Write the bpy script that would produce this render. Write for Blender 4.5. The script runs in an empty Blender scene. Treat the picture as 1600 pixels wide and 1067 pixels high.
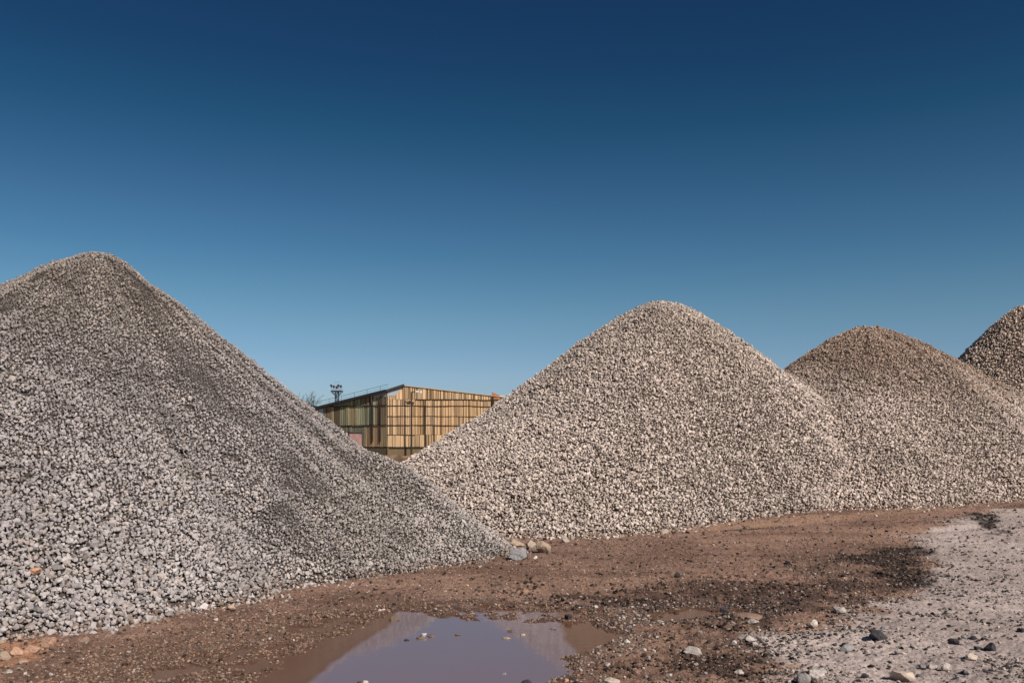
import bpy, bmesh, math, random
import numpy as np
from mathutils import Vector

SC = bpy.context.scene
COL = SC.collection
rng = np.random.default_rng(7)
random.seed(7)

# ------------------------------------------------------------------ camera
F, HY, CH = 1400.0, 700.0, 1.8          # focal length and horizon in photo pixels, eye height
cam = bpy.data.cameras.new('camera')
cam.sensor_width = 36.0
cam.lens = 36.0 * F / 1600.0
cam.shift_y = (HY - 533.5) / 1600.0
cam.clip_start = 0.1
cam.clip_end = 6000
camo = bpy.data.objects.new('camera', cam)
camo.location = (0, 0, CH)
camo.rotation_euler = (math.radians(90), 0, 0)
COL.objects.link(camo)
SC.camera = camo

# ------------------------------------------------------------------ light
SUN_EL, SUN_AZ = math.radians(38), math.radians(137)   # azimuth clockwise from +Y
sd = Vector((math.sin(SUN_AZ) * math.cos(SUN_EL), math.cos(SUN_AZ) * math.cos(SUN_EL), math.sin(SUN_EL)))
sun = bpy.data.lights.new('sun', 'SUN')
sun.energy = 5.0
sun.angle = math.radians(0.5)
sun.color = (1.0, 0.94, 0.87)
suno = bpy.data.objects.new('sun', sun)
suno.rotation_euler = sd.to_track_quat('Z', 'Y').to_euler()
suno.location = (20, -20, 30)
COL.objects.link(suno)

w = bpy.data.worlds.new('World')
SC.world = w
w.use_nodes = True
nt = w.node_tree
nt.nodes.clear()
out = nt.nodes.new('ShaderNodeOutputWorld')
bg = nt.nodes.new('ShaderNodeBackground')
sky = nt.nodes.new('ShaderNodeTexSky')
sky.sky_type = 'NISHITA'
sky.sun_disc = False
sky.sun_elevation = SUN_EL
sky.sun_rotation = SUN_AZ
sky.air_density = 1.0
sky.dust_density = 0.6
sky.ozone_density = 2.0
tc = nt.nodes.new('ShaderNodeTexCoord')
sep = nt.nodes.new('ShaderNodeSeparateXYZ')
ramp = nt.nodes.new('ShaderNodeValToRGB')
SKY_RAMP = [(0.0, (0.586, 0.696, 0.874)), (0.0779, (0.5746, 0.6819, 0.8563)), (0.1059, (0.5014, 0.6456, 0.7798)), (0.1406, (0.4423, 0.6132, 0.6958)), (0.1748, (0.3582, 0.5574, 0.6384)), (0.2084, (0.2795, 0.4941, 0.5965)), (0.2733, (0.1964, 0.3852, 0.5006)), (0.3346, (0.1046, 0.3014, 0.4002)), (0.392, (0.0842, 0.2303, 0.3516)), (0.4452, (0.0798, 0.2068, 0.3333)), (1.0, (0.0638, 0.1654, 0.2666))]
els = ramp.color_ramp.elements
for i, (p, c) in enumerate(SKY_RAMP):
    e = els[i] if i < 2 else els.new(p)
    e.position = p
    e.color = (*c, 1)
mul = nt.nodes.new('ShaderNodeMix')
mul.data_type = 'RGBA'
mul.blend_type = 'MULTIPLY'
mul.inputs[0].default_value = 1
nt.links.new(tc.outputs['Generated'], sep.inputs[0])
nt.links.new(sep.outputs['Z'], ramp.inputs[0])
nt.links.new(sky.outputs[0], mul.inputs[6])
nt.links.new(ramp.outputs[0], mul.inputs[7])
nt.links.new(mul.outputs[2], bg.inputs[0])
bg.inputs[1].default_value = 0.1
nt.links.new(bg.outputs[0], out.inputs[0])

SC.view_settings.view_transform = 'Standard'
SC.view_settings.look = 'None'
SC.view_settings.exposure = 0
SC.view_settings.gamma = 1
SC.render.engine = 'CYCLES'
SC.cycles.max_bounces = 5

# ------------------------------------------------------------------ numpy noise
def _hash(ix, iy, seed):
    h = (ix.astype(np.int64) * 374761393 + iy.astype(np.int64) * 668265263 + seed * 974634777) & 0xffffffff
    h = ((h ^ (h >> 13)) * 1274126177) & 0xffffffff
    h = (h ^ (h >> 16)) & 0xffffff
    return h / float(0xffffff)

def vnoise(x, y, seed=0):
    ix = np.floor(x); iy = np.floor(y)
    fx = x - ix; fy = y - iy
    fx = fx * fx * (3 - 2 * fx); fy = fy * fy * (3 - 2 * fy)
    a = _hash(ix, iy, seed); b = _hash(ix + 1, iy, seed)
    c = _hash(ix, iy + 1, seed); d = _hash(ix + 1, iy + 1, seed)
    return (a * (1 - fx) + b * fx) * (1 - fy) + (c * (1 - fx) + d * fx) * fy

def fbm(x, y, s, o=4, seed=0, gain=0.5):
    """noise in -1..1, base cell size s metres"""
    t = 0; a = 1; n = 0
    x = x / s; y = y / s
    for k in range(o):
        cx = x * math.cos(k * 1.1) - y * math.sin(k * 1.1); cy = x * math.sin(k * 1.1) + y * math.cos(k * 1.1)
        t = t + a * (vnoise(cx, cy, seed + k * 17) * 2 - 1)
        n += a; a *= gain; x = x * 2.03; y = y * 2.03
    return t / n

def S(t):
    t = np.clip(t, 0, 1)
    return t * t * (3 - 2 * t)

def T(x, y):
    return 0.6 * S((y - 13) / 12) * S((x + 1) / 10)

def at(px, py):
    """ground point seen at a photo pixel"""
    D = 20.0
    for _ in range(60):
        X = (px - 800) / F * D
        D = 0.5 * D + 0.5 * (CH - float(T(np.float64(X), np.float64(D)))) * F / (py - HY)
    return X, D

def poly_at(pts):
    return np.array([at(a, b) for a, b in pts])

def sdf(x, y, P):
    """signed distance to polygon, positive inside"""
    d = np.full(x.shape, 1e9); inside = np.zeros(x.shape, bool)
    n = len(P)
    for i in range(n):
        x0, y0 = P[i]; x1, y1 = P[(i + 1) % n]
        ex, ey = x1 - x0, y1 - y0
        t = np.clip(((x - x0) * ex + (y - y0) * ey) / (ex * ex + ey * ey + 1e-12), 0, 1)
        d = np.minimum(d, (x - x0 - t * ex) ** 2 + (y - y0 - t * ey) ** 2)
        c = ((y0 > y) != (y1 > y)) & (x < (x1 - x0) * (y - y0) / (y1 - y0 + 1e-12) + x0)
        inside ^= c
    d = np.sqrt(d)
    return np.where(inside, d, -d)

# ------------------------------------------------------------------ heaps as height functions
K = 16
def cone(x, y, p):
    X, Y, H, a, pw = p[:5]
    R = np.array(p[5:5 + K])
    dx = x - X; dy = y - Y
    r = np.hypot(dx, dy)
    th = np.mod(np.arctan2(dy, dx), 2 * np.pi) / (2 * np.pi) * K
    i = np.floor(th).astype(int) % K
    f = th - np.floor(th)
    p0, p1, p2, p3 = R[(i - 1) % K], R[i], R[(i + 1) % K], R[(i + 2) % K]
    Rt = 0.5 * ((2 * p1) + (-p0 + p2) * f + (2 * p0 - 5 * p1 + 4 * p2 - p3) * f * f + (-p0 + 3 * p1 - 3 * p2 + p3) * f ** 3)
    u = (np.sqrt(r * r + a * a) - a) / (np.sqrt(Rt * Rt + a * a) - a)
    uc = np.minimum(u, 1)
    return H * np.where(u < 1, 1 - uc * (1 + pw) + pw * uc ** 2, -(u - 1) * (1 - pw))

def smax(a, b, k=0.35):
    h = np.clip(.5 + .5 * (a - b) / k, 0, 1)
    return b * (1 - h) + a * h + k * h * (1 - h)

P1 = [-7.52, 16.16, 5.42, 0.58, 0.28, 7.56, 7.45, 7.67, 7.64, 7.65, 7.81, 8.0, 8.39, 8.83, 9.44, 9.08, 9.58, 9.71, 8.74, 7.0, 7.26]
Q1 = [-2.53, 15.79, 1.74, 0.76, 0.1, 2.7, 2.38, 2.34, 2.49, 2.57, 2.51, 2.61, 2.73, 2.79, 2.64, 2.63, 2.63, 2.59, 2.59, 2.73, 2.81]
P2 = [4.44, 26.41, 6.06, 1.4, 0.28, 9.66, 9.17, 8.88, 8.76, 8.29, 8.42, 8.66, 8.95, 9.42, 10.35, 9.99, 9.79, 7.65, 7.22, 7.95, 8.98]
P3 = [11.7, 29.55, 5.74, 1.5, 0.09, 9.57, 9.39, 9.38, 9.25, 9.56, 9.57, 9.4, 8.27, 8.47, 9.99, 11.63, 10.94, 8.87, 8.8, 8.78, 9.68]
P4 = [20.75, 36.11, 7.48, 1.04, 0.44, 10.44, 10.27, 10.05, 9.89, 9.76, 9.72, 9.54, 9.18, 9.4, 9.74, 9.94, 10.17, 10.33, 10.38, 10.55, 10.57]

def runs(x, y, p, seed, amp):
    """shallow avalanche runs down the slope"""
    dx = x - p[0]; dy = y - p[1]
    r = np.hypot(dx, dy); th = np.arctan2(dy, dx)
    return amp * S(r / 2.5) * fbm(th * 9 + 40, r * 0.25 + 3, 1.0, 3, seed)

def clump(x, y, s): return .035 * fbm(x, y, .30, 2, s) - .05 * S((vnoise(x / .16, y / .16, s + 9) - .72) / .2)

def h1(x, y): return smax(cone(x, y, P1), cone(x, y, Q1)) - .06 + clump(x, y, 41) + fbm(x, y, 1.8, 3, 5) * 0.11 + runs(x, y, P1, 3, .15)
def h2(x, y): return cone(x, y, P2) + clump(x, y, 42) + fbm(x, y, 1.8, 3, 15) * 0.07 + runs(x, y, P2, 13, .10)
def h3(x, y): return cone(x, y, P3) + clump(x, y, 43) + fbm(x, y, 1.8, 3, 25) * 0.07 + runs(x, y, P3, 23, .10)
def h4(x, y): return cone(x, y, P4) + clump(x, y, 44) + fbm(x, y, 1.8, 3, 35) * 0.08 + runs(x, y, P4, 33, .08)
HEAPS = [h1, h2, h3, h4]

# ------------------------------------------------------------------ ground plan
POOL = poly_at([(372, 1075), (425, 1036), (488, 1005), (560, 975), (600, 956), (640, 951), (700, 962), (800, 968), (870, 970), (930, 971),
                (958, 985), (985, 997), (950, 1012), (910, 1027), (890, 1045), (868, 1075), (800, 1180), (600, 1230), (420, 1180)])
SKY_REFL = poly_at([(470, 1075), (540, 1020), (605, 978), (625, 948), (700, 955), (800, 955), (868, 955), (885, 1000), (912, 1032), (885, 1060), (868, 1080), (800, 1200), (560, 1240)])  # outline where the sky's reflection is painted into the water
FILM = poly_at([(600, 962), (635, 938), (720, 938), (800, 944), (880, 950), (960, 955), (975, 975), (880, 982), (700, 975)])
FILM2 = poly_at([(150, 1085), (250, 1045), (380, 1010), (540, 962), (610, 950), (600, 968), (480, 1012), (390, 1060), (370, 1100)])
POOL2 = poly_at([(1008, 966), (1040, 955), (1085, 949), (1110, 953), (1150, 953), (1175, 957), (1110, 962), (1085, 966), (1040, 971)])
GREY = poly_at([(1185, 1100), (1195, 1050), (1200, 1020), (1185, 1002), (1250, 985), (1330, 970), (1375, 950), (1400, 938), (1445, 915), (1450, 880),
                (1425, 862), (1415, 845), (1440, 832), (1490, 812), (1530, 800), (1700, 792), (2300, 792), (2900, 1100), (2300, 1600), (1260, 1600)])
DARK1 = poly_at([(1330, 868), (1380, 857), (1440, 856), (1475, 864), (1440, 872), (1448, 900), (1440, 922), (1395, 930), (1375, 905), (1355, 885)])
DARK2 = poly_at([(1500, 802), (1530, 798), (1570, 825), (1590, 835), (1560, 836), (1530, 825)])
DARK3 = poly_at([(1105, 1030), (1200, 1030), (1215, 1048), (1175, 1067), (1090, 1062)])
CLOD = poly_at([(640, 925), (820, 905), (960, 925), (1180, 880), (1330, 868), (1420, 930), (1250, 985), (1200, 1000), (1190, 1075), (880, 1080), (905, 1035),
                (960, 1015), (940, 975), (860, 966), (700, 955)])
WETL = poly_at([(60, 1075), (120, 1040), (260, 990), (430, 960), (570, 950), (610, 952), (480, 1000), (340, 1075), (300, 1200), (0, 1200)])
STRIP = poly_at([(1030, 829), (1120, 819), (1240, 810), (1370, 802), (1460, 798), (1400, 806), (1290, 815), (1170, 823), (1080, 829)])
RUTD = poly_at([(1085, 829), (1180, 826), (1260, 822), (1180, 831), (1110, 833)])
DARKW = poly_at([(900, 935), (1150, 900), (1300, 865), (1460, 850), (1470, 925), (1400, 945), (1250, 985), (1195, 1005), (1210, 1075), (950, 1080), (1000, 1000)])
ORANGE = poly_at([(-60, 1020), (20, 1012), (75, 1005), (95, 1010), (60, 1035), (0, 1050), (-60, 1060)])

def ground_fields(x, y):
    n1 = fbm(x, y, 0.6, 4, 50); n2 = fbm(x, y, 0.16, 3, 60)
    d = {}
    d['pool'] = np.maximum(sdf(x, y, POOL) + 0.10 * n1 + 0.13 * n2 - 0.10 * S((n1 - .1) / .3) * S((y - 8.8) / .5), sdf(x, y, POOL2) + 0.05 * n1)
    film = np.minimum(sdf(x, y, FILM) * .5, .05) + .09 * n1 + .16 * n2 - .06
    film2 = np.minimum(sdf(x, y, FILM2) * .5, .05) + .10 * n1 + .20 * n2 - .06
    film = np.maximum(film, film2)
    d['pool'] = np.maximum(d['pool'], film); d['film'] = film
    d['grey'] = sdf(x, y, GREY) + 0.5 * n1 + 0.18 * n2
    d['dark'] = np.maximum(np.maximum(sdf(x, y, DARK1), sdf(x, y, DARK2)) + 0.5 * n1 + .25 * n2, sdf(x, y, DARK3) + .2 * n1 + .1 * n2)
    d['strip'] = sdf(x, y, STRIP) + .15 * n1; d['rutd'] = sdf(x, y, RUTD) + .15 * n1; d['darkw'] = sdf(x, y, DARKW) + 1.0 * n1
    d['clod'] = sdf(x, y, CLOD) + 0.8 * n1
    d['wetl'] = sdf(x, y, WETL) + 0.15 * n1
    d['orange'] = sdf(x, y, ORANGE) + 0.1 * n1
    return d

def G(x, y, fl=None, fine=True):
    """ground height"""
    if fl is None:
        fl = ground_fields(x, y)
    far = S((60 - y) / 20)
    z = T(x, y) + 0.030 + 0.03 * fbm(x, y, 2.5, 3, 71) * far
    gr = S(fl['grey'] / 0.4 + .5)
    dk = S(fl['dark'] / .3 + .5)
    # shallow rim that falls into the pool
    rim = S((fl['pool'] + 1.0) / 1.0)
    z = z * (1 - rim) + rim * (0.012 + 0.006 * fbm(x, y, .5, 2, 77) + .014 * fbm(x, y, .22, 3, 78) * S(1 - np.abs(fl['pool'] + .15) / .5) * S((y - 8.5) / .6))
    z = z - 0.06 * S((fl['pool'] + 0.02) / 0.45) - 0.012 * S((fl['pool'] + .05) / .10) - .016 * S((fl['film'] + .03) / .08)
    if fine:
        rough = 0.5 + 0.5 * S(-fl['pool'] / .4)
        z = z + rough * (0.018 * fbm(x, y, 0.13, 4, 81, .66) + gr * (0.018 * fbm(x, y, 0.09, 4, 91, .68) + .022 * fbm(x * .6, y, .35, 3, 92)) + 0.03 * dk * fbm(x, y, .22, 3, 95))
        cz = S(fl['clod'] / .8 + .3) * (1 - gr)
        z = z + rough * cz * (.020 * fbm(x, y, .16, 4, 97, .6) + .022 * S((fbm(x, y, .11, 2, 98) - .25) / .3))
        z = z + rough * 0.010 * S((vnoise(x / .055, y / .055, 5) - .62) / .2) * (1 - .5 * gr)
        # wheel ruts sweeping past the toe of the heaps
        for k, off in enumerate((0.0, 1.7)):
            yc = 16.4 + off + 0.13 * (x - 3) + 0.012 * (x - 3) ** 2
            z = z - 0.06 * np.exp(-((y - yc) / .22) ** 2) * S((x - 2.0) / 2) * S((11 - x) / 2)
    # bank of rubble and weeds in front of the warehouse
    z = z + 1.25 * S((y - 70) / 22) * S((108 - y) / 14) * (0.8 + .3 * fbm(x, y, 3, 3, 99))
    return z

def ground_color(x, y, fl, z):
    n = fbm(x, y, 0.9, 4, 101); m = fbm(x, y, .12, 3, 111); l = fbm(x, y, 3.5, 3, 121)
    def c(r, g, b): return np.stack([np.full(x.shape, r), np.full(x.shape, g), np.full(x.shape, b)], -1)
    def mix(a, b, t): return a * (1 - t[..., None]) + b * t[..., None]
    col = mix(c(.25, .158, .12), c(.17, .103, .077), S(.5 + n))
    col = mix(col, c(.295, .19, .14), S((l + .05) / .5) * .7)
    g = S(fl['grey'] / .35 + .45)
    grey = mix(c(.45, .355, .312), c(.335, .262, .23), S(.5 + n + .5 * m))
    col = mix(col, grey, g)
    cl = S(fl['clod'] / 1.2 + .3) * (1 - g)
    col = mix(col, c(.105, .072, .056), cl * S(.45 + .9 * n + .3 * m) * .8)
    an = fbm(x * .28, y + .06 * x, .45, 4, 131)
    col = mix(col, c(.11, .066, .046), S((an - .05) / .4) * .6 * (1 - g))
    col = mix(col, c(.31, .205, .15), S((-an - .15) / .4) * .5 * (1 - g))
    dn = fbm(x, y, .30, 4, 141)
    near = S((12.5 - y) / 2)
    col = mix(col, c(.070, .043, .033), S(fl['darkw'] / (1.6 - near) + .2 * near) * S(.55 + 1.0 * an * (1 - .6 * near) + 1.3 * dn + .5 * near) * .9 * (1 - g))
    col = mix(col, c(.33, .215, .15), S(fl['strip'] / .3 + .5) * .7)  # light tan streak, wet sheen put into the colour
    col = mix(col, c(.03, .024, .02), S(fl['rutd'] / .2 + .4) * .85)
    col = mix(col, c(.13, .08, .055), S(fl['wetl'] / .3 + .5) * .55)
    col = mix(col, c(.018, .013, .011), S(fl['dark'] / .35 + .45) * (.75 + .25 * S(.5 + 1.2 * m)))
    col = mix(col, c(.36, .19, .11), S(fl['orange'] / .2 + .5) * .8)
    col = mix(col, c(.10, .058, .038), S((fl['pool'] + .22) / .25))
    far = S((y - 45) / 20)
    col = mix(col, mix(c(.36, .235, .14), c(.13, .085, .05), S(.5 + 1.6 * fbm(x, y, .8, 3, 151))), far)
    col = col * (1 + .22 * m)[..., None]
    col = col * (1 - (1 - g)[..., None] * (1 - np.array([1.06, .975, .905])))
    wet = np.clip(S((fl['pool'] + .5) / .5) * .9 + .45 * S(fl['wetl'] / .3 + .5) + .25 * cl + .3, 0, 1) * (1 - g) 
    return np.clip(col, 0.005, 1), wet

# ------------------------------------------------------------------ mesh helpers
def np_mesh(name, V, tris=None, quads=None, mats=(), mat_idx=None, attrs=None, smooth=False):
    me = bpy.data.meshes.new(name)
    nt_ = 0 if tris is None else len(tris)
    nq = 0 if quads is None else len(quads)
    me.vertices.add(len(V))
    me.vertices.foreach_set('co', np.ascontiguousarray(V, dtype=np.float32).ravel())
    idx = []
    if nt_: idx.append(np.asarray(tris, np.int32).ravel())
    if nq: idx.append(np.asarray(quads, np.int32).ravel())
    idx = np.concatenate(idx)
    me.loops.add(len(idx))
    me.loops.foreach_set('vertex_index', idx)
    me.polygons.add(nt_ + nq)
    st = np.concatenate([np.arange(nt_, dtype=np.int32) * 3, nt_ * 3 + np.arange(nq, dtype=np.int32) * 4])
    me.polygons.foreach_set('loop_start', st)
    if smooth is not False:
        sm = np.full(nt_ + nq, True) if smooth is True else smooth
        me.polygons.foreach_set('use_smooth', sm)
    else:
        me.polygons.foreach_set('use_smooth', np.zeros(nt_ + nq, bool))
    for m in mats: me.materials.append(m)
    if mat_idx is not None: me.polygons.foreach_set('material_index', np.asarray(mat_idx, np.int32))
    for k, a in (attrs or {}).items():
        if a.ndim == 2:
            at_ = me.attributes.new(k, 'FLOAT_COLOR', 'POINT')
            buf = np.ones((len(V), 4), np.float32); buf[:, :3] = a
            at_.data.foreach_set('color', buf.ravel())
        else:
            at_ = me.attributes.new(k, 'FLOAT', 'POINT')
            at_.data.foreach_set('value', a.astype(np.float32))
    me.update(calc_edges=True)
    return me

def link(name, me, parent=None, loc=None):
    o = bpy.data.objects.new(name, me)
    if loc is not None: o.location = loc
    COL.objects.link(o)
    if parent is not None: o.parent = parent
    return o

def tag(o, label=None, cat=None, group=None, kind=None):
    if label: o['label'] = label
    if cat: o['category'] = cat
    if group: o['group'] = group
    if kind: o['kind'] = kind
    return o

def empty(name, loc=(0, 0, 0), rz=0):
    o = bpy.data.objects.new(name, None)
    o.location = loc
    o.rotation_euler = (0, 0, rz)
    o.empty_display_size = 0.3
    COL.objects.link(o)
    return o

class MB:
    """collects boxes, bars, tubes and polygons into one mesh, optional colour per piece"""
    def __init__(s): s.v = []; s.f = []; s.c = []
    def add(s, vs, fs, col=(1, 1, 1)):
        b = len(s.v); s.v += [tuple(v) for v in vs]; s.f += [tuple(b + i for i in f) for f in fs]; s.c += [col] * len(vs)
    def box(s, c, h, ax=None, col=(1, 1, 1)):
        ax = ax or ((1, 0, 0), (0, 1, 0), (0, 0, 1))
        c = Vector(c); a = [Vector(q) * t for q, t in zip(ax, h)]
        vs = [c + a[0] * i + a[1] * j + a[2] * k for i in (-1, 1) for j in (-1, 1) for k in (-1, 1)]
        s.add(vs, [(0, 1, 3, 2), (4, 6, 7, 5), (0, 4, 5, 1), (2, 3, 7, 6), (0, 2, 6, 4), (1, 5, 7, 3)], col)
    def bar(s, a, b, w, h=None, col=(1, 1, 1)):
        a = Vector(a); b = Vector(b); d = (b - a)
        L = d.length; d.normalize()
        up = Vector((0, 0, 1)) if abs(d.z) < .95 else Vector((1, 0, 0))
        x = d.cross(up).normalized(); z = x.cross(d).normalized()
        s.box((a + b) / 2, (L / 2, w / 2, (h or w) / 2), (d, x, z), col)
    def tube(s, pts, rad, n=6, col=(1, 1, 1)):
        pts = [Vector(p) for p in pts]
        if not hasattr(rad, '__len__'): rad = [rad] * len(pts)
        vs = []
        for i, p in enumerate(pts):
            d = (pts[min(i + 1, len(pts) - 1)] - pts[max(i - 1, 0)]).normalized()
            up = Vector((0, 0, 1)) if abs(d.z) < .9 else Vector((1, 0, 0))
            x = d.cross(up).normalized(); y = x.cross(d)
            vs += [p + (x * math.cos(k * math.tau / n) + y * math.sin(k * math.tau / n)) * rad[i] for k in range(n)]
        fs = [(i * n + k, i * n + (k + 1) % n, (i + 1) * n + (k + 1) % n, (i + 1) * n + k) for i in range(len(pts) - 1) for k in range(n)]
        fs += [tuple(range(n))[::-1], tuple((len(pts) - 1) * n + k for k in range(n))]
        s.add(vs, fs, col)
    def build(s, name, mat, parent=None, loc=None, smooth=False):
        me = bpy.data.meshes.new(name)
        me.from_pydata(s.v, [], s.f)
        a = me.attributes.new('tint', 'FLOAT_COLOR', 'POINT')
        buf = np.ones((len(s.v), 4), np.float32); buf[:, :3] = np.array(s.c, np.float32).reshape(-1, 3)
        a.data.foreach_set('color', buf.ravel())
        me.materials.append(mat)
        if smooth: me.polygons.foreach_set('use_smooth', [True] * len(me.polygons))
        me.update()
        return link(name, me, parent, loc)

# ------------------------------------------------------------------ materials
def new_mat(name):
    m = bpy.data.materials.new(name); m.use_nodes = True
    t = m.node_tree; t.nodes.clear()
    o = t.nodes.new('ShaderNodeOutputMaterial'); b = t.nodes.new('ShaderNodeBsdfPrincipled')
    t.links.new(b.outputs[0], o.inputs[0])
    return m, t, b

def surf_mat(name, base=(1, 1, 1), rough=.9, noise=(20, .25), bump=(60, .3, .01), attr='tint', spec=.3, metal=0, streak=None):
    """tint attribute x base x object-space noise, with bump"""
    m, t, b = new_mat(name)
    L = t.links.new
    a = t.nodes.new('ShaderNodeAttribute'); a.attribute_name = attr
    co = t.nodes.new('ShaderNodeTexCoord')
    n = t.nodes.new('ShaderNodeTexNoise'); n.inputs['Scale'].default_value = noise[0]; n.inputs['Detail'].default_value = 5
    n.inputs['Roughness'].default_value = .65
    src = co.outputs['Object']
    if streak:
        mp = t.nodes.new('ShaderNodeMapping'); mp.inputs['Scale'].default_value = streak
        L(src, mp.inputs[0]); src = mp.outputs[0]
    L(src, n.inputs[0])
    r = t.nodes.new('ShaderNodeMapRange'); r.inputs[1].default_value = .25; r.inputs[2].default_value = .75
    r.inputs[3].default_value = 1 - noise[1]; r.inputs[4].default_value = 1 + noise[1]
    L(n.outputs[0], r.inputs[0])
    m1 = t.nodes.new('ShaderNodeMix'); m1.data_type = 'RGBA'; m1.blend_type = 'MULTIPLY'; m1.inputs[0].default_value = 1
    L(a.outputs['Color'], m1.inputs[6]); m1.inputs[7].default_value = (*base, 1)
    m2 = t.nodes.new('ShaderNodeVectorMath'); m2.operation = 'SCALE'
    L(m1.outputs[2], m2.inputs[0]); L(r.outputs[0], m2.inputs['Scale'])
    L(m2.outputs[0], b.inputs['Base Color'])
    b.inputs['Roughness'].default_value = rough
    b.inputs['Specular IOR Level'].default_value = spec
    b.inputs['Metallic'].default_value = metal
    if bump:
        n2 = t.nodes.new('ShaderNodeTexNoise'); n2.inputs['Scale'].default_value = bump[0]; n2.inputs['Detail'].default_value = 4
        L(co.outputs['Object'], n2.inputs[0])
        bp = t.nodes.new('ShaderNodeBump'); bp.inputs['Strength'].default_value = bump[1]; bp.inputs['Distance'].default_value = bump[2]
        L(n2.outputs[0], bp.inputs['Height']); L(bp.outputs[0], b.inputs['Normal'])
    return m

M_STONE = surf_mat('crushed_stone', noise=(38, .28), bump=(70, .5, .006), spec=.2)
M_CORE = surf_mat('fines_gap_shade', noise=(30, .35), bump=(45, .8, .02), spec=.1)  # heap core: dark fines, with shade of the gaps put into the tint
M_ROCK = surf_mat('rock', noise=(24, .3), bump=(45, .7, .012), spec=.25)
M_CLOD = surf_mat('mud_clod', noise=(40, .3), bump=(80, .5, .005), rough=.8, spec=.2)
M_STEEL = surf_mat('dark_steel', base=(.035, .035, .042), noise=(3, .3), bump=None, rough=.6)
M_GALV = surf_mat('galvanised_steel', base=(.30, .31, .33), noise=(3, .2), bump=None, rough=.5)
M_BLACK = surf_mat('black_pipe', base=(.028, .020, .013), noise=(3, .3), bump=None, rough=.6)
M_CLAD = surf_mat('board_cladding', noise=(1.2, .22), bump=(6, .4, .05), rough=.85, streak=(2.5, 2.5, .35))
M_ROOF = surf_mat('roofing_felt', base=(.05, .055, .06), noise=(2, .3), bump=None)
M_WHITE = surf_mat('white_enamel', base=(.75, .74, .72), noise=(3, .1), bump=None, rough=.4)
M_BARK = surf_mat('bark', base=(.06, .05, .045), noise=(6, .3), bump=None)
M_BRICK = surf_mat('pink_render', base=(.30, .17, .15), noise=(1.5, .25), bump=(8, .4, .02))

def ground_mat():
    m, t, b = new_mat('wet_earth')
    L = t.links.new
    a = t.nodes.new('ShaderNodeAttribute'); a.attribute_name = 'tint'
    wt = t.nodes.new('ShaderNodeAttribute'); wt.attribute_name = 'wet'
    co = t.nodes.new('ShaderNodeTexCoord')
    n = t.nodes.new('ShaderNodeTexNoise'); n.inputs['Scale'].default_value = 28; n.inputs['Detail'].default_value = 6; n.inputs['Roughness'].default_value = .7
    L(co.outputs['Object'], n.inputs[0])
    r = t.nodes.new('ShaderNodeMapRange'); r.inputs[1].default_value = .3; r.inputs[2].default_value = .7
    r.inputs[3].default_value = .66; r.inputs[4].default_value = 1.34
    L(n.outputs[0], r.inputs[0])
    m2 = t.nodes.new('ShaderNodeVectorMath'); m2.operation = 'SCALE'
    L(a.outputs['Color'], m2.inputs[0]); L(r.outputs[0], m2.inputs['Scale'])
    L(m2.outputs[0], b.inputs['Base Color'])
    rr = t.nodes.new('ShaderNodeMapRange'); rr.inputs[3].default_value = .95; rr.inputs[4].default_value = .30
    L(wt.outputs['Fac'], rr.inputs[0]); L(rr.outputs[0], b.inputs['Roughness'])
    b.inputs['Specular IOR Level'].default_value = .35
    n2 = t.nodes.new('ShaderNodeTexNoise'); n2.inputs['Scale'].default_value = 45; n2.inputs['Detail'].default_value = 5
    L(co.outputs['Object'], n2.inputs[0])
    bp = t.nodes.new('ShaderNodeBump'); bp.inputs['Strength'].default_value = .7; bp.inputs['Distance'].default_value = .012
    L(n2.outputs[0], bp.inputs['Height']); L(bp.outputs[0], b.inputs['Normal'])
    return m

def water_mat():
    m, t, b = new_mat('muddy_water')
    L = t.links.new
    a = t.nodes.new('ShaderNodeAttribute'); a.attribute_name = 'silt_refl'
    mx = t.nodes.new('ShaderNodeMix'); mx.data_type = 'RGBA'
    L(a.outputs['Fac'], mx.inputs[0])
    mx.inputs[6].default_value = (.20, .150, .168, 1)  # mauve: sky reflection put into the base colour
    mx.inputs[7].default_value = (.135, .066, .040, 1)  # brown: heap reflections put into the colour, also silty margins
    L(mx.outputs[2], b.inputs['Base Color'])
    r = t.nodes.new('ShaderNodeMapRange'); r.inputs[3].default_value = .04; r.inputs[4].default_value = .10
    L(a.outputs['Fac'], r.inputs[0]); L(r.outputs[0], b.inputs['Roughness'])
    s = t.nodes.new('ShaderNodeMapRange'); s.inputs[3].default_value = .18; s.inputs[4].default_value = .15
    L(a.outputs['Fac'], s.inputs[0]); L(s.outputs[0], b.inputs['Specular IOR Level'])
    b.inputs['IOR'].default_value = 1.33
    co = t.nodes.new('ShaderNodeTexCoord')
    n2 = t.nodes.new('ShaderNodeTexNoise'); n2.inputs['Scale'].default_value = 5; n2.inputs['Detail'].default_value = 3
    L(co.outputs['Object'], n2.inputs[0])
    bp = t.nodes.new('ShaderNodeBump'); bp.inputs['Strength'].default_value = .12; bp.inputs['Distance'].default_value = .01
    L(n2.outputs[0], bp.inputs['Height']); L(bp.outputs[0], b.inputs['Normal'])
    return m

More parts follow.
